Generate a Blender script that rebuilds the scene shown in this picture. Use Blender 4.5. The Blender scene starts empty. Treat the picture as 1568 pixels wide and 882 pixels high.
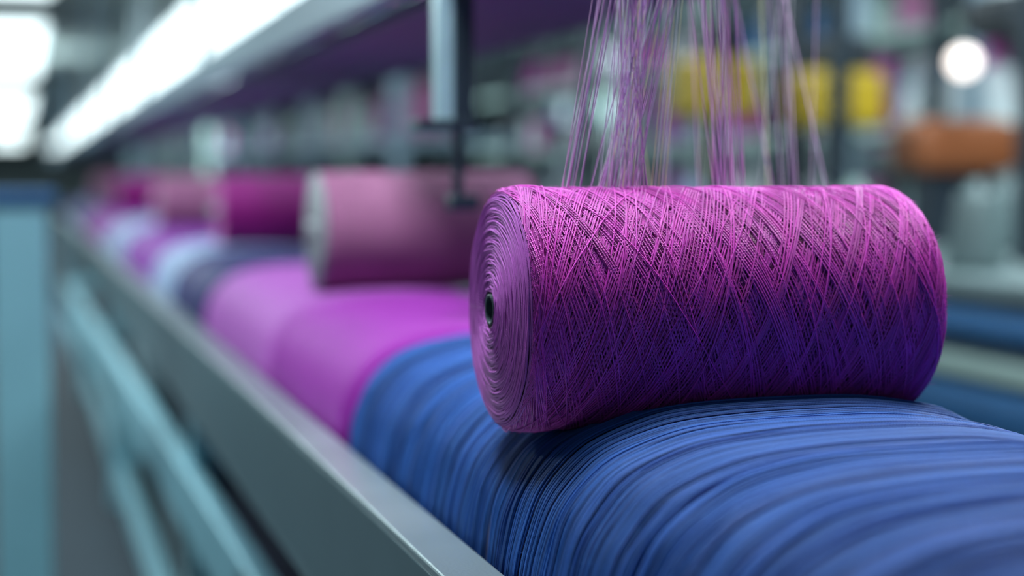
import bpy, math, random
import numpy as np
from mathutils import Vector
random.seed(7); rng=np.random.default_rng(7)
HC=1.25
scene=bpy.context.scene
scene.view_settings.view_transform='Standard'
scene.view_settings.look='None'
COL=scene.collection

# ---------------------------------------------------------------- materials
def mat(name,color,rough=0.5,metal=0.0,var=0.0,vscale=20,bump=0.0,bscale=200,emit=None,estr=0,sheen=0.0,attr=False,wave=None,color2=None,spec=0.5):
    m=bpy.data.materials.new(name); m.use_nodes=True
    nt=m.node_tree; N=nt.nodes; L=nt.links
    b=N['Principled BSDF']
    b.inputs['Roughness'].default_value=rough
    b.inputs['Metallic'].default_value=metal
    b.inputs['Specular IOR Level'].default_value=spec
    tc=N.new('ShaderNodeTexCoord')
    nz=N.new('ShaderNodeTexNoise'); nz.inputs['Scale'].default_value=vscale; nz.inputs['Detail'].default_value=4
    L.new(tc.outputs['Object'],nz.inputs['Vector'])
    mx=N.new('ShaderNodeMix'); mx.data_type='RGBA'
    c=color
    c2=color2 if color2 else tuple(max(0,x*(1-var)) for x in c)
    mx.inputs[6].default_value=(*c,1); mx.inputs[7].default_value=(*c2,1)
    L.new(nz.outputs['Fac'],mx.inputs[0])
    out=mx.outputs[2]
    if attr:
        at=N.new('ShaderNodeAttribute'); at.attribute_name='shade'
        m2=N.new('ShaderNodeMix'); m2.data_type='RGBA'; m2.blend_type='MULTIPLY'; m2.inputs[0].default_value=1
        L.new(out,m2.inputs[6]); L.new(at.outputs['Color'],m2.inputs[7]); out=m2.outputs[2]
    L.new(out,b.inputs['Base Color'])
    if sheen:
        b.inputs['Sheen Weight'].default_value=sheen
        b.inputs['Sheen Roughness'].default_value=0.4
        b.inputs['Sheen Tint'].default_value=(*[min(1,x*1.5+0.05) for x in color],1)
    if wave:
        ax,sc=wave
        wv=N.new('ShaderNodeTexWave'); wv.bands_direction=ax; wv.inputs['Scale'].default_value=sc; wv.inputs['Distortion'].default_value=1.5
        wv.inputs['Detail'].default_value=2
        L.new(tc.outputs['Object'],wv.inputs['Vector'])
        bp=N.new('ShaderNodeBump'); bp.inputs['Strength'].default_value=0.7; bp.inputs['Distance'].default_value=0.004
        L.new(wv.outputs['Fac'],bp.inputs['Height']); L.new(bp.outputs['Normal'],b.inputs['Normal'])
    elif bump:
        n2=N.new('ShaderNodeTexNoise'); n2.inputs['Scale'].default_value=bscale
        L.new(tc.outputs['Object'],n2.inputs['Vector'])
        bp=N.new('ShaderNodeBump'); bp.inputs['Strength'].default_value=bump; bp.inputs['Distance'].default_value=0.002
        L.new(n2.outputs['Fac'],bp.inputs['Height']); L.new(bp.outputs['Normal'],b.inputs['Normal'])
    if emit:
        b.inputs['Emission Color'].default_value=(*emit,1); b.inputs['Emission Strength'].default_value=estr
    return m

def yarn_mat(name,color,rough=0.5,sheen=0.3,spec=.5):
    """yarn strand: plied twist bump running along the strand UV"""
    m=mat(name,color,rough,var=0.2,vscale=60,sheen=sheen,attr=True,spec=spec)
    nt=m.node_tree;N=nt.nodes;L=nt.links;b=N['Principled BSDF']
    uv=N.new('ShaderNodeUVMap'); uv.uv_map='UVMap'
    wv=N.new('ShaderNodeTexWave'); wv.bands_direction='DIAGONAL'; wv.inputs['Scale'].default_value=1.0
    L.new(uv.outputs['UV'],wv.inputs['Vector'])
    bp=N.new('ShaderNodeBump'); bp.inputs['Strength'].default_value=0.5; bp.inputs['Distance'].default_value=0.0006
    L.new(wv.outputs['Fac'],bp.inputs['Height']); L.new(bp.outputs['Normal'],b.inputs['Normal'])
    return m

# ---------------------------------------------------------------- geometry helpers
def link(o,parent=None):
    COL.objects.link(o)
    if parent: o.parent=parent
    return o
def empty(name,loc=(0,0,0)):
    e=bpy.data.objects.new(name,None); e.empty_display_size=0.05
    COL.objects.link(e); e.location=loc
    return e
def mesh_np(name,V,F,mt,parent=None,smooth=True,shade=None,uv=None):
    me=bpy.data.meshes.new(name)
    V=np.asarray(V,dtype=np.float32); F=np.asarray(F,dtype=np.int32)
    nf=len(F); k=F.shape[1]
    me.vertices.add(len(V)); me.vertices.foreach_set('co',V.ravel())
    me.loops.add(nf*k); me.loops.foreach_set('vertex_index',F.ravel())
    me.polygons.add(nf); me.polygons.foreach_set('loop_start',np.arange(0,nf*k,k,dtype=np.int32))
    me.polygons.foreach_set('loop_total',np.full(nf,k,dtype=np.int32))
    me.update(calc_edges=True)
    if smooth: me.polygons.foreach_set('use_smooth',np.ones(nf,dtype=bool))
    if shade is not None:
        a=me.color_attributes.new('shade','FLOAT_COLOR','POINT')
        c=np.ones((len(V),4),dtype=np.float32); c[:,:3]=shade
        a.data.foreach_set('color',c.ravel())
    if uv is not None:
        u=me.uv_layers.new(name='UVMap'); u.data.foreach_set('uv',uv[F.ravel()].astype(np.float32).ravel())
    me.materials.append(mt)
    me.validate()
    o=bpy.data.objects.new(name,me); return link(o,parent)

class Strands:
    def __init__(s): s.V=[];s.F=[];s.S=[];s.U=[];s.n=0
    def add(s,P,r,ref,sides=6,shade=(1,1,1),closed=False):
        P=np.asarray(P,float); n=len(P)
        if closed: T=np.roll(P,-1,0)-np.roll(P,1,0)
        else: T=np.gradient(P,axis=0)
        T/=np.linalg.norm(T,axis=1,keepdims=True)+1e-12
        ref=np.broadcast_to(np.asarray(ref,float),P.shape)
        B=np.cross(T,ref); B/=np.linalg.norm(B,axis=1,keepdims=True)+1e-12
        Nn=np.cross(B,T)
        a=np.arange(sides)*2*math.pi/sides
        r=np.broadcast_to(np.asarray(r,float),(n,))
        V=P[:,None,:]+r[:,None,None]*(np.cos(a)[None,:,None]*Nn[:,None,:]+np.sin(a)[None,:,None]*B[:,None,:])
        i=np.arange(n if closed else n-1)[:,None]; j=np.arange(sides)[None,:]
        i2=(i+1)%n; j2=(j+1)%sides
        F=np.stack([i*sides+j,i*sides+j2,i2*sides+j2,i2*sides+j],-1).reshape(-1,4)+s.n
        d=np.concatenate([[0],np.cumsum(np.linalg.norm(np.diff(P,axis=0),axis=1))])
        U=np.stack([np.repeat(d/0.004,sides),np.tile(np.arange(sides)/sides*2,n)],1)
        s.V.append(V.reshape(-1,3)); s.F.append(F); s.U.append(U)
        s.S.append(np.broadcast_to(np.asarray(shade,float),(n*sides,3))); s.n+=n*sides
    def build(s,name,mt,parent=None):
        return mesh_np(name,np.concatenate(s.V),np.concatenate(s.F),mt,parent,True,np.concatenate(s.S),np.concatenate(s.U))

def lathe(name,prof,org,mt,parent=None,axis='X',segs=64):
    prof=np.asarray(prof,float); n=len(prof); a=np.arange(segs)*2*math.pi/segs
    V=np.zeros((n,segs,3))
    if axis=='X':
        V[:,:,0]=prof[:,0:1]; V[:,:,1]=prof[:,1:2]*np.cos(a); V[:,:,2]=prof[:,1:2]*np.sin(a)
    elif axis=='Z':
        V[:,:,2]=prof[:,0:1]; V[:,:,0]=prof[:,1:2]*np.cos(a); V[:,:,1]=prof[:,1:2]*np.sin(a)
    else:
        V[:,:,1]=prof[:,0:1]; V[:,:,2]=prof[:,1:2]*np.cos(a); V[:,:,0]=prof[:,1:2]*np.sin(a)
    i=np.arange(n-1)[:,None]; j=np.arange(segs)[None,:]; j2=(j+1)%segs
    F=np.stack([i*segs+j,i*segs+j2,(i+1)*segs+j2,(i+1)*segs+j],-1).reshape(-1,4)
    o=mesh_np(name,V.reshape(-1,3)+np.asarray(org,float),F,mt,parent)
    return o

def box(name,lo,hi,mt,parent=None,bevel=0.003):
    lo=Vector(lo);hi=Vector(hi)
    me=bpy.data.meshes.new(name)
    c=(lo+hi)/2; d=(hi-lo)/2
    v=[(sx*d.x,sy*d.y,sz*d.z) for sx in(-1,1) for sy in(-1,1) for sz in(-1,1)]
    f=[(0,1,3,2),(4,6,7,5),(0,4,5,1),(2,3,7,6),(0,2,6,4),(1,5,7,3)]
    me.from_pydata(v,[],f); me.materials.append(mt)
    o=bpy.data.objects.new(name,me); o.location=c; link(o,parent)
    if bevel:
        b=o.modifiers.new('bev','BEVEL'); b.width=bevel; b.segments=2
    return o
def beam_between(name,a,b,w,h,mt,parent=None):
    a=Vector(a);b=Vector(b); L=(b-a).length
    o=box(name,(-w/2,-L/2,-h/2),(w/2,L/2,h/2),mt,parent,0.004)
    o.location=(a+b)/2; o.rotation_mode='QUATERNION'; o.rotation_quaternion=(b-a).to_track_quat('Y','Z')
    return o
def cyl(name,a,b,r,mt,parent=None,segs=24):
    a=np.array(a,float);b=np.array(b,float);s=Strands()
    t=(b-a)/np.linalg.norm(b-a); ref=[0,0,1] if abs(t[2])<.9 else [1,0,0]
    e=t*1e-4
    P=[a,a+e,b-e,b]
    s.add(P,[1e-4,r,r,1e-4],ref,segs)
    o=s.build(name,mt,parent)
    return o

# ---------------------------------------------------------------- palette
M_purple=yarn_mat('purple_yarn',(0.68,0.050,0.56),0.40,0.15)
M_purple_core=mat('purple_yarn_shaded_inner',(0.05,0.002,0.06),0.8,var=.4,vscale=90,bump=.5,bscale=500)  # body colour darkened to paint shade into the gaps between strands
M_purple_face=yarn_mat('purple_yarn_end',(0.58,0.13,0.62),0.6,0.2,.3)
M_blue=yarn_mat('blue_yarn',(0.016,0.095,0.38),0.6,0.10,.3)
M_blue_core=mat('blue_yarn_inner',(0.004,0.012,0.08),0.8,var=.3)
M_steel=mat('brushed_steel',(0.55,0.65,0.67),0.28,0.75,var=.25,vscale=8,bump=.15,bscale=300)
M_rail=mat('rail_painted_steel',(0.14,0.22,0.25),0.35,0.4,var=.2,vscale=6)
M_teal=mat('teal_paint',(0.27,0.56,0.66),0.4,0.1,var=.25,vscale=4)
M_darksteel=mat('dark_steel',(0.04,0.06,0.08),0.4,0.4,var=.3)
M_bracket=mat('bracket_light_steel',(0.55,0.78,0.84),0.3,0.3,var=.2)
M_greybeam=mat('beam_grey_blue',(0.27,0.39,0.48),0.4,0.3,var=.3,vscale=5)
M_warp=mat('beam_purple_threads',(0.17,0.08,0.22),0.6,0,var=.5,vscale=9,color2=(0.11,0.12,0.19))
M_floor=mat('floor_concrete',(0.02,0.04,0.06),0.8,0,var=.4,vscale=2)
M_wall=mat('wall_plaster',(0.42,0.52,0.54),0.8,0,var=.3,vscale=1.2)
M_ceil=mat('ceiling_panels',(0.62,0.66,0.60),0.8,0,var=.5,vscale=1.5)
M_lamp=mat('lamp_diffuser',(0.9,0.9,0.9),0.5,emit=(0.80,0.98,1.0),estr=3.0)
M_lampcase=mat('lamp_housing',(0.5,0.58,0.60),0.5)
M_lampwarm=mat('lamp_globe',(0.9,0.9,0.9),0.5,emit=(1.0,0.86,0.78),estr=2.6)
M_pink=mat('pink_yarn',(0.52,0.19,0.37),0.7,var=.3,vscale=14,sheen=.2,wave=('X',60),spec=.3)
M_mag=mat('magenta_yarn',(0.40,0.007,0.27),0.6,var=.4,vscale=12,sheen=.1,wave=('X',60),spec=.3)
M_magroll=mat('magenta_roll_yarn',(0.34,0.017,0.39),0.6,var=.25,vscale=10,sheen=.1,wave=('Y',60),spec=.3)
M_vioroll=mat('violet_roll_yarn',(0.28,0.04,0.40),0.6,var=.25,vscale=10,sheen=.15,wave=('Y',60),spec=.3)
M_orchid=mat('orchid_roll_yarn',(0.47,0.11,0.53),0.6,var=.25,vscale=10,sheen=.2,wave=('Y',60),spec=.3)
M_pale=mat('pale_blue_yarn',(0.40,0.52,0.78),0.6,var=.25,vscale=10,sheen=.3,wave=('Y',60))
M_navy=mat('navy_yarn',(0.03,0.03,0.16),0.6,var=.3,wave=('Y',60),spec=.3)
M_card=mat('cardboard_flange',(0.34,0.35,0.38),0.6,var=.2,vscale=20)
M_yellow=mat('yellow_paint',(0.66,0.45,0.02),0.45,var=.3,vscale=6)
M_orange=mat('orange_brown_paint',(0.36,0.11,0.035),0.5,var=.4,vscale=6)
M_white=mat('white_plastic',(0.70,0.76,0.80),0.5,var=.15)
M_black=mat('black_plastic',(0.02,0.03,0.04),0.5)
M_bluepaint=mat('blue_cloth',(0.02,0.12,0.30),0.6,var=.4,vscale=6)
M_green=mat('pale_green_paint',(0.36,0.50,0.46),0.5,var=.2,vscale=6)
M_dkgreen=mat('grey_green_paint',(0.16,0.23,0.24),0.5,var=.3,vscale=6)

# ---------------------------------------------------------------- room
YB=60
box('floor',(-5,-3,-0.1),(14,YB,0),M_floor,bevel=0)
box('ceiling',(-5,-1,3.2),(14,YB,3.3),M_ceil,bevel=0)
box('wall_back',(-5,YB,0),(14,YB+.1,3.3),M_wall,bevel=0)
box('wall_left',(-5.1,-3,0),(-5,YB,3.3),M_wall,bevel=0)
box('wall_right',(14,-3,0),(14.1,YB,3.3),M_wall,bevel=0)

# ---------------------------------------------------------------- main purple spool
SX,SY,SZ=0.376,1.349,HC-0.1085
R=0.097; L=0.362
def Rprof(x):
    x=np.asarray(x,float)
    rl,rr=0.007,0.022
    r=np.full_like(x,R)
    a=np.clip((rl-x)/rl,0,1); r=r-rl*(1-np.sqrt(np.clip(1-a*a,0,1)))
    b=np.clip((x-(L-rr))/rr,0,1); r=r-rr*(1-np.sqrt(np.clip(1-b*b,0,1)))
    r=r+0.0012*np.exp(-((x-0.02)/0.02)**2)+0.0010*np.exp(-((x-(L-.035))/.02)**2)
    return r
spool=empty('yarn_spool',(0,0,0))
face=lambda r: -0.008*(1-(r/R)**2)
xs=np.concatenate([np.linspace(0,0.007,8),np.linspace(0.01,L-.024,40),L-.022*(1-np.sin(np.linspace(0,math.pi/2,14)))])
prof=[(0.05,0.011),(0.02,0.0125),(face(.0125),0.0145)]+[(face(r),r) for r in np.linspace(.018,R-.008,20)]
prof+=[(x,float(Rprof(x))-0.0030) for x in xs]
prof+=[(L+.004,r) for r in np.linspace(R-.026,.014,8)]+[(L-.03,.0125)]
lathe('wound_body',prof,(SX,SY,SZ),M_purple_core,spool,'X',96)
lathe('core_tube',[(0.03,.0105),(-.0085,.0105),(-.0088,.0125),(0.03,.0128)],(SX,SY,SZ),M_darksteel,spool,'X',48)
lathe('core_hole_shade',[(0.028,.0107),(0.0279,.0001)],(SX,SY,SZ),M_black,spool,'X',32)  # black disc painting the shade inside the core tube
st=Strands()
def spool_strand(phi0,direction,k,off,shade,r=0.00066,x0=0.001,x1=None,ph=0):
    if x1 is None: x1=L-.001
    n=int(45+abs(k)*(x1-x0)*7)
    x=np.linspace(x0,x1,n)
    w=1+1.6*np.exp(-x/0.012)+1.2*np.exp(-(L-x)/0.02)
    dphi=k*w
    phi=phi0+direction*np.concatenate([[0],np.cumsum(.5*(dphi[1:]+dphi[:-1])*np.diff(x))])
    phi=phi+0.008*np.sin(x*70+ph)+0.004*np.sin(x*190+ph*2)
    rad=Rprof(x)+off+0.0004*np.sin(phi*3+ph)+0.0003*np.sin(x*120+ph)
    P=np.stack([SX+x,SY+rad*np.cos(phi),SZ+rad*np.sin(phi)],1)
    ref=np.stack([0*x,np.cos(phi),np.sin(phi)],1)
    st.add(P,r,ref,5,shade)
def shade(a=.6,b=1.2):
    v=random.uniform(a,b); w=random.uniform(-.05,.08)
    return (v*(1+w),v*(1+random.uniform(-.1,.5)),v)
for layer in range(2):            # under layers, shade between the strands put into their colour
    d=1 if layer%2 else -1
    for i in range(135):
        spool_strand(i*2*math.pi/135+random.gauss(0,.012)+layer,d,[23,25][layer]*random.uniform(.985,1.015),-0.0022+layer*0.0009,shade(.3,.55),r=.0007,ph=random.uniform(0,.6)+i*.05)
for d,k0,rot in ((-1,21,0),(1,21,.3),(-1,26,1.1),(1,27,2.2)):
    i=0; N_=122 if k0<25 else 76
    while i<N_:
        gsz=random.choice([2,3,4,5,6,7]); lev=random.uniform(-0.0004,0.0022); kk=k0*random.uniform(.97,1.03)
        phs_=random.uniform(0,6); skip=random.choice([0,1,1,2])
        g0=random.uniform(.82,1.1)
        for q in range(gsz):
            if i+q>=N_: break
            s_=shade(.78,1.15)
            spool_strand(rot+(i+q)*2*math.pi/N_*0.98,d,kk*random.uniform(.998,1.002),lev+random.uniform(-.0003,.0003),tuple(g0*v for v in s_),ph=phs_+q*.06)
        i+=gsz+skip
for g in range(34):
    spool_strand(random.uniform(0,6.28),random.choice([-1,1]),random.uniform(12,42),0.0022+random.uniform(0,.0008),shade(.95,1.35),r=.0005,ph=random.uniform(0,6))
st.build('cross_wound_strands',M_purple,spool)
fc=Strands()
r=0.016; i=0
while r<R-.001:
    ph=np.linspace(0,2*math.pi,120)[:-1]
    wob=0.0006*np.sin(3*ph+i*.5)+0.0004*np.sin(7*ph+i*1.1)+0.0002*np.sin(17*ph+i*2.7)
    rr=r+wob
    xx=face(rr)-0.0002+0.0004*np.sin(5*ph+i*2.1)*np.sin(2*ph+i)+random.uniform(-.0004,.0004)+np.where(rr>R-.006,(rr-(R-.006))*.5,0)
    P=np.stack([SX+xx,SY+rr*np.cos(ph),SZ+rr*np.sin(ph)],1)
    v=random.uniform(.82,1.12)
    fc.add(P,0.00085,np.array([-1.,0,0]),5,(v,v*random.uniform(.9,1.1),v),closed=True)
    r+=0.00145; i+=1
fc.build('end_coils',M_purple_face,spool)
fz=Strands()
for i in range(11000):
    x=random.uniform(0.0,L); ph=random.uniform(0,2*math.pi); ra=float(Rprof(x))+.001
    ln=random.uniform(.002,.008); u=np.linspace(0,1,4)
    tx=random.uniform(-1,1)*ln; tp=random.uniform(-1,1)*ln/ra
    rad=ra+ln*0.65*u*(1-.35*u)
    pp=ph+tp*u; X=SX+x+tx*u*u
    P=np.stack([X,SY+rad*np.cos(pp),SZ+rad*np.sin(pp)],1)
    fz.add(P,np.array([1,.9,.7,.3])*.00011,[.3,.5,.8],3,(1.2,1.8,1.3))
fz.build('loose_fibres',M_purple,spool)

# ---------------------------------------------------------------- blue roll
RX,RA,RB=0.615,0.25,0.20
RTOP=0.184
RZ=HC-RTOP-RB
def sell(phi,ds=0.0):
    c,s=np.cos(phi),np.sin(phi)
    n_=np.where(c<0,3.6,2.45)
    return np.sign(c)*np.abs(c)**(2/n_)*(RA-ds), np.sign(s)*np.abs(s)**(2/n_)*(RB-ds)
def smooth_noise(n,step,amp):
    m=n//step+3
    v=rng.normal(0,amp,m); t=np.arange(n)/step
    i=t.astype(int); f=t-i; f=f*f*(3-2*f)
    return v[i]*(1-f)+v[i+1]*f
def roll_y(y,y0,y1,rad=.03):
    a=np.clip((rad-(y-y0))/rad,0,1); b=np.clip((rad-(y1-y))/rad,0,1)
    return rad*(1-np.sqrt(1-np.maximum(a,b)**2))
def dent(X,Y,Z,clear=0.0):
    """soft yarn presses down under the resting spool and bulges a little beside it"""
    rs=R+.0035+clear
    dy=Y-SY; inside=np.abs(dy)<rs
    zl=SZ-np.sqrt(np.clip(rs*rs-dy*dy,0,None))
    wx=1/(1+np.exp(-(X-SX+.004)/.003))*1/(1+np.exp((X-SX-L-.002)/.003))
    bulge=0.004*np.exp(-((np.abs(dy)-.085)/.03)**2)*wx*(Z>RZ)*np.clip((X-SX)/.1,0,1)
    Z2=Z+bulge
    zt=np.where(inside&(Z>RZ),np.minimum(Z2,zl),Z2)
    return Z2*(1-wx)+zt*wx
blue=empty('blue_yarn_roll')
Y0,Y1=0.30,2.0
n=int((Y1-Y0)/0.0018)
u_=np.linspace(0,2*math.pi,161)[:-1]+.01
ph=u_-0.16*np.sin(4*u_)
ys=Y0+np.arange(n)*0.0018
g1=smooth_noise(n,6,.0009)+smooth_noise(n,20,.0005)+smooth_noise(n,2,.0009)
w1=smooth_noise(n,16,0.7); w2=smooth_noise(n,36,.6); sh=smooth_noise(n,4,.10)
bs=Strands()
for i in range(n):
    ds=-g1[i]+roll_y(ys[i],Y0,Y1,.03)+0.0008
    x,z=sell(ph,ds)
    nx=np.gradient(z); nz=-np.gradient(x); nn=np.stack([nx,0*nx,nz],1); nn/=np.linalg.norm(nn,axis=1,keepdims=True)+1e-9
    rip=0.0006*np.sin(ph*9+w1[i]*2)+0.0005*np.sin(ph*17+w2[i]*3)
    yy=ys[i]+0.0025*w1[i]*np.sin(ph*2+w2[i])+0.0018*w2[i]*np.sin(ph*5+w1[i])+random.gauss(0,.0006)+.0006*np.sin(ph*7+random.uniform(0,6))
    P=np.stack([RX+x,yy,RZ+z],1)
    P[:,0]+=rip*np.cos(ph); P[:,2]+=rip*np.sin(ph)*.6
    P[:,2]=dent(P[:,0],P[:,1],P[:,2],.0012)
    v=1+sh[i]+random.uniform(-.35,.28)
    bs.add(P,0.00093,nn,5,(v*random.uniform(.85,1.6),v*random.uniform(.95,1.12),v),closed=True)
bs.build('wound_strands',M_blue,blue)
bf=Strands()
for i in range(4500):
    u=np.linspace(0,1,4); a=random.uniform(.2,3.0); y=random.uniform(.8,1.95)
    x,z=sell(np.array([a]),0); ln=random.uniform(.003,.008)
    X=RX+x[0]+random.uniform(-1,1)*ln*u; Y=y+random.uniform(-1,1)*ln*u; Z=dent(np.array([RX+x[0]]),np.array([y]),np.array([RZ+z[0]]))[0]+ln*.45*u*(1-.4*u)
    if abs(y-SY)<.09: continue
    bf.add(np.stack([X,Y,Z],1),np.array([1,.9,.7,.3])*.00011,[.3,.5,.8],3,(2.5,1.8,1.4))
bf.build('lint_fibres',M_blue,blue)
def roll_body(name,y0,y1,mt,parent,ds0=0.003,dx=0,grow=0,dented=False):
    yv=np.concatenate([y0+.03*(1-np.cos(np.linspace(0,math.pi/2,8))),np.linspace(y0+.04,y1-.04,90 if dented else 20),y1-.03*(1-np.sin(np.linspace(0,math.pi/2,8)))])
    V=[];phs=np.linspace(0,2*math.pi,121)[:-1]+.01; phs=phs-0.16*np.sin(4*phs)
    V.append(np.stack([RX+dx+0*phs,0*phs+y0,RZ+0*phs],1))
    for y in yv:
        x,z=sell(phs,ds0-grow+float(roll_y(y,y0,y1,.03)))
        zz=RZ+z
        if dented: zz=dent(RX+x,0*x+y,zz,.004)
        V.append(np.stack([RX+dx+x,0*x+y,zz],1))
    V.append(np.stack([RX+dx+0*phs,0*phs+y1,RZ+0*phs],1))
    m=len(V);s=120
    i=np.arange(m-1)[:,None];j=np.arange(s)[None,:];j2=(j+1)%s
    F=np.stack([i*s+j,(i+1)*s+j,(i+1)*s+j2,i*s+j2],-1).reshape(-1,4)
    return mesh_np(name,np.concatenate(V),F,mt,parent)
roll_body('roll_core',Y0,Y1-.002,M_blue_core,blue,0.0042,dented=True)
cyl('axle',(RX,Y0-.05,RZ),(RX,Y1+.01,RZ),.02,M_steel,blue)

def roll(name,y0,y1,mt,grow=0):
    e=empty(name); roll_body('wound_yarn',y0,y1,mt,e,0,0,grow); cyl('axle',(RX,y0-.01,RZ),(RX,y1+.01,RZ),.02,M_steel,e); return e
roll('magenta_yarn_roll',2.03,2.66,M_magroll)
roll('orchid_yarn_roll',2.70,3.65,M_orchid)
roll('navy_yarn_roll',3.7,4.45,M_navy)
roll('pale_blue_yarn_roll',4.5,5.1,M_pale)
roll('violet_yarn_roll',5.15,6.6,M_vioroll)
roll('pale_blue_yarn_roll',6.65,7.9,M_pale)
roll('magenta_yarn_roll',7.95,10.4,M_magroll)
roll('navy_yarn_roll',10.45,14,M_navy)

# ---------------------------------------------------------------- background spools resting on the rolls
def bspool(name,x,y,mt,R=.1,L=.36,flange=True,z=None):
    e=empty(name)
    z=HC-RTOP+R-.004 if z is None else z
    prof=[(0,.015),(0,R-.012)]+[(.012*(1-math.cos(t)),R-.012+.012*math.sin(t)) for t in np.linspace(0,math.pi/2,6)]
    prof+=[(t,R-.001*math.sin(t*60)) for t in np.linspace(.03,L-.03,12)]+[(L-.015*(1-math.sin(t)),R-.015*(1-math.cos(t))) for t in np.linspace(0,math.pi/2,6)]+[(L,.015)]
    lathe('wound_yarn',prof,(x,y,z),mt,e,'X',64)
    lathe('core_tube',[(-.02,.010),(-.02,.016),(L+.02,.016),(L+.02,.010),(-.02,.010)],(x,y,z),M_card,e,'X',32)
    if flange:
        lathe('flange',[(-.006,.016),(-.006,R-.003),(-.005,R-.002),(-.002,R-.002),(0,R-.003),(0,.016)],(x,y,z),M_card,e,'X',64)
    return e
bspool('pink_yarn_spool',.475,2.82,M_pink,.098)
bspool('magenta_yarn_spool',.51,4.62,M_mag,.096,flange=False)
bspool('pink_yarn_spool',.49,6.45,M_pink,.096,flange=False)
bspool('magenta_yarn_spool',.49,9.2,M_mag,.096,flange=False)
bspool('pink_yarn_spool',.5,12.0,M_pink,.096,flange=False)

# ---------------------------------------------------------------- machine frame
fr=empty('machine_frame')
YE=15
box('rail_top_flange',(.311,.15,HC-.318),(.359,YE,HC-.31),M_steel,fr,.002)
box('rail_side_web',(.311,.15,HC-.46),(.317,YE,HC-.318),M_rail,fr,.001)
box('rail_bottom_flange',(.311,.15,HC-.467),(.359,YE,HC-.46),M_rail,fr,.001)
box('rail_far_side',(.885,.15,HC-.46),(.91,YE,HC-.31),M_rail,fr,.003)
box('bed_plate',(.317,.15,HC-.635),(.91,YE,HC-.605),M_darksteel,fr,.003)
for yb in (.22,2.015,2.68,3.675,4.475,5.125,6.625,7.925,10.425,14.1):
    box('bearing_plate_1',(.57,yb-.005,HC-.605),(.67,yb+.005,RZ+.04),M_darksteel,fr,.001)
for yb in (.5,3.4,6.6,10,14):
    box('leg_1',(.317,yb,0),(.39,yb+.07,HC-.467),M_teal,fr,.004)
    box('leg_2',(.83,yb,0),(.90,yb+.07,HC-.46),M_teal,fr,.004)
    box('cross_member',(.39,yb,.18),(.83,yb+.07,.25),M_teal,fr,.004)
beam_between('outrigger_brace',(.20,8.0,HC-.53),(.36,1.75,HC-.67),.04,.12,M_teal,fr)
beam_between('outrigger_strut',(.20,7.9,HC-.50),(.33,7.9,HC-.48),.04,.05,M_teal,fr)
beam_between('diagonal_brace',(.34,5.2,HC-.50),(.36,3.4,.2),.05,.10,M_rail,fr)
box('lower_stringer',(.33,.5,.10),(.38,YE,.17),M_teal,fr,.004)
box('under_bed_housing',(.42,2.2,.28),(.80,YE,HC-.64),M_black,fr,.01)

ob=empty('overhead_beam')
box('guide_rail',(.52,1.92,HC+.262),(.56,YE+20,HC+.345),M_greybeam,ob,.004)
box('thread_tray',(.56,1.92,HC+.236),(.87,YE+20,HC+.262),M_warp,ob,.004)
for yb in (3.0,6,9,12,15,20,25,30):
    box('hanger_1',(.60,yb,HC+.262),(.63,yb+.04,3.2),M_greybeam,ob,.003)
box('guide_arm_1',(.53,1.30,HC+.315),(.55,1.92,HC+.335),M_steel,ob,.002)
cyl('thread_guide_bar',(.36,1.36,HC+.325),(.75,1.36,HC+.325),.006,M_steel,ob)

br=empty('hanging_bracket')
by=2.14
box('light_bar',(.515,by,HC+.063),(.537,by+.03,HC+.262),M_bracket,br,.002)
box('dark_bar',(.5375,by-.004,HC+.067),(.562,by+.035,HC+.236),M_darksteel,br,.002)
box('clamp_plate',(.488,by-.01,HC+.058),(.568,by+.04,HC+.072),M_darksteel,br,.002)
box('drop_rod',(.537,by,HC-.042),(.549,by+.012,HC+.06),M_darksteel,br,.002)
box('foot_block',(.532,by-.006,HC-.044),(.569,by+.03,HC-.024),M_darksteel,br,.003)

# ---------------------------------------------------------------- vertical threads
th=Strands()
cols=[(.76,.32,.82),(.92,.58,.95),(.92,.88,.5),(.95,.95,.98),(.60,.24,.76),(.90,.42,.84),(.80,.83,.95)]
def thread(xb,yb,zb,xt,yt=1.36,zt=HC+.325,c=None,r=.00036,sag=0.0):
    t=np.linspace(0,1,16)
    P=np.stack([xb+(xt-xb)*t+sag*np.sin(t*math.pi),yb+(yt-yb)*t,zb+(zt-zb)*t],1)
    th.add(P,r,[0,1,0],5,c or random.choice(cols))
zt_=SZ+R+.002
def ext(xb,x0):
    return xb+(x0+.004-xb)*(.335/.15)
for xb,x0 in [(.432,.459),(.434,.461),(.436,.463),(.441,.470),(.446,.468),(.430,.453),(.438,.459),(.444,.472),(.433,.456),(.448,.470),(.439,.465),(.431,.460)]:
    thread(xb,SY+random.uniform(-.01,.01),zt_,ext(xb,x0),c=random.choice(cols[:2]+cols[4:6]),r=.0004,sag=random.uniform(-.002,.002))
for i in range(62):
    xb=random.uniform(.459,.500); x0=random.uniform(.466,.535)*.65+.35*(xb+.02)
    thread(xb,SY+random.uniform(-.02,.03),zt_-.001,ext(xb,x0),yt=1.36+random.uniform(-.01,.02),r=random.choice([.0003,.00035,.00045]),sag=random.uniform(-.004,.004),c=random.choice(cols+cols[:2]))
for i in range(5):
    xb=.508+.003*i; thread(xb,SY,zt_,ext(xb,xb+.012),c=cols[2+i%2],r=.0004)
for i in range(20):
    xb=random.uniform(.58,.615); thread(xb,SY+.04+random.uniform(0,.01),zt_-.008,xb-.018+random.uniform(-.02,.025),yt=1.42,c=random.choice([cols[0],cols[5],cols[1],cols[4]]),r=.0004,sag=random.uniform(-.003,.003))
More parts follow.
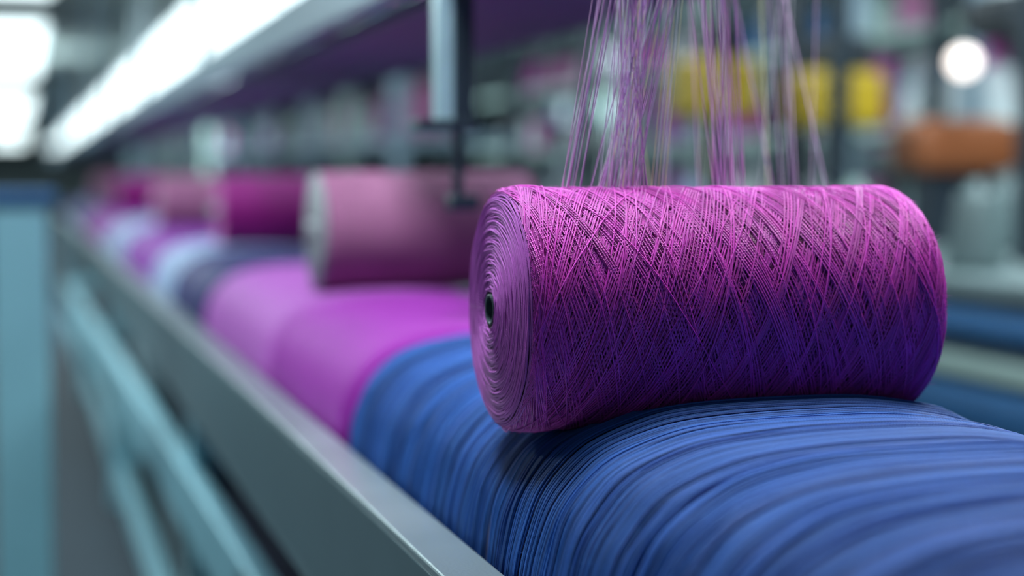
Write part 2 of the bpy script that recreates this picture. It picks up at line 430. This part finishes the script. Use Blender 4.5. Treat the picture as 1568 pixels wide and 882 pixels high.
for i in range(20):
    xb=random.uniform(.60,.80); yb=random.uniform(1.5,1.7); thread(xb,yb,HC-.182,xb+random.uniform(-.04,.06),yt=1.7+random.uniform(0,.03),zt=HC+.325,c=random.choice(cols),r=.0005)
tho=th.build('yarn_threads',yarn_mat('thread_fibre',(1,1,1),.4,.2))
cyl('thread_guide_bar_2',(.53,1.71,HC+.325),(1.0,1.71,HC+.325),.006,M_steel,ob)

# ---------------------------------------------------------------- lamps
def strip(name,x0,x1,z,segs_):
    for y,ln in segs_:
        e=empty(name)
        box('diffuser',(x0,y,z),(x1,y+ln,z+.02),M_lamp,e,.004)
        box('housing',(x0-.02,y-.02,z+.02),(x1+.02,y+ln+.02,z+.06),M_lampcase,e,.004)
        cyl('hanger_rod',((x0+x1)/2,y+ln/2,z+.06),((x0+x1)/2,y+ln/2,3.2),.01,M_lampcase,e)
strip('strip_light',.90,1.36,HC+.90,[(1.6+1.5*i,1.2) for i in range(37)])
strip('strip_light',-.75,.19,HC+1.0,[(3.6,6.3),(12.0,6.0),(22.5,7),(34,8),(46,10)])
def area(name,x,y,z,sx,sy,p,col=(.82,.96,1.0),fix=True):  # added area light, with housing and hanger modelled around it
    e=empty(name)
    if fix: box('housing',(x-sx/2-.03,y-sy/2-.03,z+.012),(x+sx/2+.03,y+sy/2+.03,z+.07),M_lampcase,e,.005)
    l=bpy.data.lights.new('added_area_light','AREA'); l.shape='RECTANGLE'; l.size=sx; l.size_y=sy; l.energy=p; l.color=col
    o=bpy.data.objects.new('added_area_light',l); o.location=(x,y,z); link(o,e)
    cyl('hanger',(x,y,z+.07),(x,y,3.2),.012,M_lampcase,e)
area('added_light',.10,1.80,2.85,.4,.8,68)  # unseen key light, added for the spool's top and left face
area('added_light',1.30,1.35,2.85,.4,.8,42,(1,.95,.97))  # unseen light, added to brighten the spool's right side and front
for (x,y) in [(2.9,3.4),(5.2,6),(2.6,9),(5.5,12),(9,10),(-2.0,5),(2,16),(6,20),(10,20),(-2,14),(4,30),(0,28),(9,34)]:
    area('added_light',x,y,3.0,.4,2.4,100 if y<14 else 270)  # unseen lights added along the hall to brighten the background

# ---------------------------------------------------------------- background machines (right side of hall)
def cone(e,x,y,z,mt,r=.09,h=.24):
    lathe('yarn_cone',[(0,.02),(0,r),(.02,r+.006),(h-.02,r*.72),(h,r*.62),(h,.02),(h+.03,.018),(h+.03,.001)],(x,y,z),mt,e,'Z',32)
mats=[M_white,M_mag,M_orchid,M_pink,M_bluepaint,M_green,M_white,M_card]
def creel(name,x,y,ln,levels,H):
    e=empty(name,(0,0,0))
    k=int(ln/1.1)
    for i in range(k+1):
        yy=y+i*ln/k
        box('post_1',(x,yy,0),(x+.07,yy+.07,H),random.choice([M_green,M_greybeam,M_darksteel]),e,.004)
        box('post_2',(x+.6,yy,0),(x+.67,yy+.07,H),M_darksteel,e,.004)
    for z in levels:
        box('shelf_rail',(x,y,z-.05),(x+.67,y+ln+.07,z),random.choice([M_green,M_dkgreen,M_greybeam]),e,.004)
        yy=y+.25
        while yy<y+ln-.1:
            if random.random()<.75: cone(e,x+.30,yy,z,random.choice(mats),random.uniform(.08,.12),random.uniform(.2,.3))
            yy+=random.uniform(.28,.5)
    return e
creel('creel_rack',1.75,8.2,6.6,[.5,.95,1.45,1.95],2.4)
creel('creel_rack',4.3,7.2,9,[.5,1.0,1.5,2.0],2.5)
creel('creel_rack',6.8,9.0,14,[.5,1.0,1.5,2.0],2.6)
creel('creel_rack',1.75,17,12,[.5,1.0,1.5,2.0],2.6)
nb=empty('neighbour_machine')
ZT=HC-.24
box('table',(2.15,1.8,ZT-.05),(3.6,7.0,ZT),M_dkgreen,nb,.01)
cyl('blue_roller',(2.16,1.8,HC-.35),(2.16,7.0,HC-.35),.038,M_bluepaint,nb)
box('green_rail',(2.12,1.8,HC-.47),(2.16,7.0,HC-.42),M_green,nb,.006)
box('blue_cloth_roll_cover',(2.10,1.8,HC-.60),(2.18,7.0,HC-.49),M_bluepaint,nb,.03)
box('lower_panel',(2.2,1.8,.1),(3.5,7.0,ZT-.05),M_greybeam,nb,.01)
for x,y in ((2.5,5.0),(3.0,6.4),(2.2,6.6),(3.45,4.8),(2.62,4.1),(2.8,5.9),(3.25,5.7)):
    box('post_1',(x,y,ZT),(x+.06,y+.05,2.3),M_darksteel,nb,.004)
box('top_rail_1',(2.5,4.0,2.0),(2.56,6.9,2.06),M_greybeam,nb,.004)
box('cross_rail_1',(2.2,6.6,HC+.06),(3.5,6.64,HC+.10),M_dkgreen,nb,.004)
for x,y,w_,z0,z1 in ((2.24,5.57,.26,.20,.42),(2.62,5.42,.30,.17,.37)):
    box('yellow_cover',(x,y,HC+z0),(x+w_,y+.25,HC+z1),M_yellow,nb,.04)
    box('yellow_cover_stand',(x+w_*.4,y+.1,ZT),(x+w_*.6,y+.15,HC+z0),M_darksteel,nb,.004)
    box('black_motor',(x+w_*.3,y+.02,HC+z1),(x+w_*.85,y+.2,HC+z1+.12),M_black,nb,.02)
box('orange_cover',(2.97,5.30,HC+.01),(3.38,5.55,HC+.20),M_orange,nb,.05)
box('orange_cover_stand',(3.05,5.35,ZT),(3.3,5.5,HC+.01),M_darksteel,nb,.01)
box('dark_hood',(3.25,5.2,HC+.48),(3.6,5.5,HC+.64),M_black,nb,.04)
for x,y,m in ((2.35,3.9,M_dkgreen),(3.3,5.0,M_vioroll),(2.42,4.7,M_green),(3.1,6.2,M_white),(2.5,6.2,M_pale),(2.8,6.3,M_white),(3.0,4.8,M_dkgreen)):
    cone(nb,x,y,ZT,m,.07,.2)
gl=empty('globe_lamp')
zc=HC+.385
lathe('globe',[(.05*-math.cos(t),max(.0005,.05*math.sin(t))) for t in np.linspace(0,math.pi,20)],(3.08,5.2,zc),M_lampwarm,gl,'Z',32)
cyl('stem',(3.08,5.2,zc+.048),(3.08,5.2,3.2),.010,M_darksteel,gl)
sc=empty('support_column')
box('column',(-.06,3.9,0),(.06,4.05,HC-.06),M_teal,sc,.01)
box('base',(-.12,3.84,0),(.12,4.1,.03),M_darksteel,sc,.004)
box('cap',(-.08,3.88,HC-.06),(.08,4.07,HC-.03),M_bluepaint,sc,.004)

# ---------------------------------------------------------------- world + camera
w=bpy.data.worlds.new('World'); scene.world=w; w.use_nodes=True
w.node_tree.nodes['Background'].inputs['Color'].default_value=(.46,.69,.85,1)
w.node_tree.nodes['Background'].inputs['Strength'].default_value=0.20
cam=bpy.data.cameras.new('camera'); co=bpy.data.objects.new('camera',cam); COL.objects.link(co)
co.location=(0,0,HC); co.rotation_euler=(math.radians(90-3.72),0,math.radians(-16))
cam.sensor_width=36; cam.lens=60.4; cam.clip_start=.05; cam.clip_end=100
cam.dof.use_dof=True; cam.dof.focus_distance=1.335; cam.dof.aperture_fstop=2.0
scene.camera=co
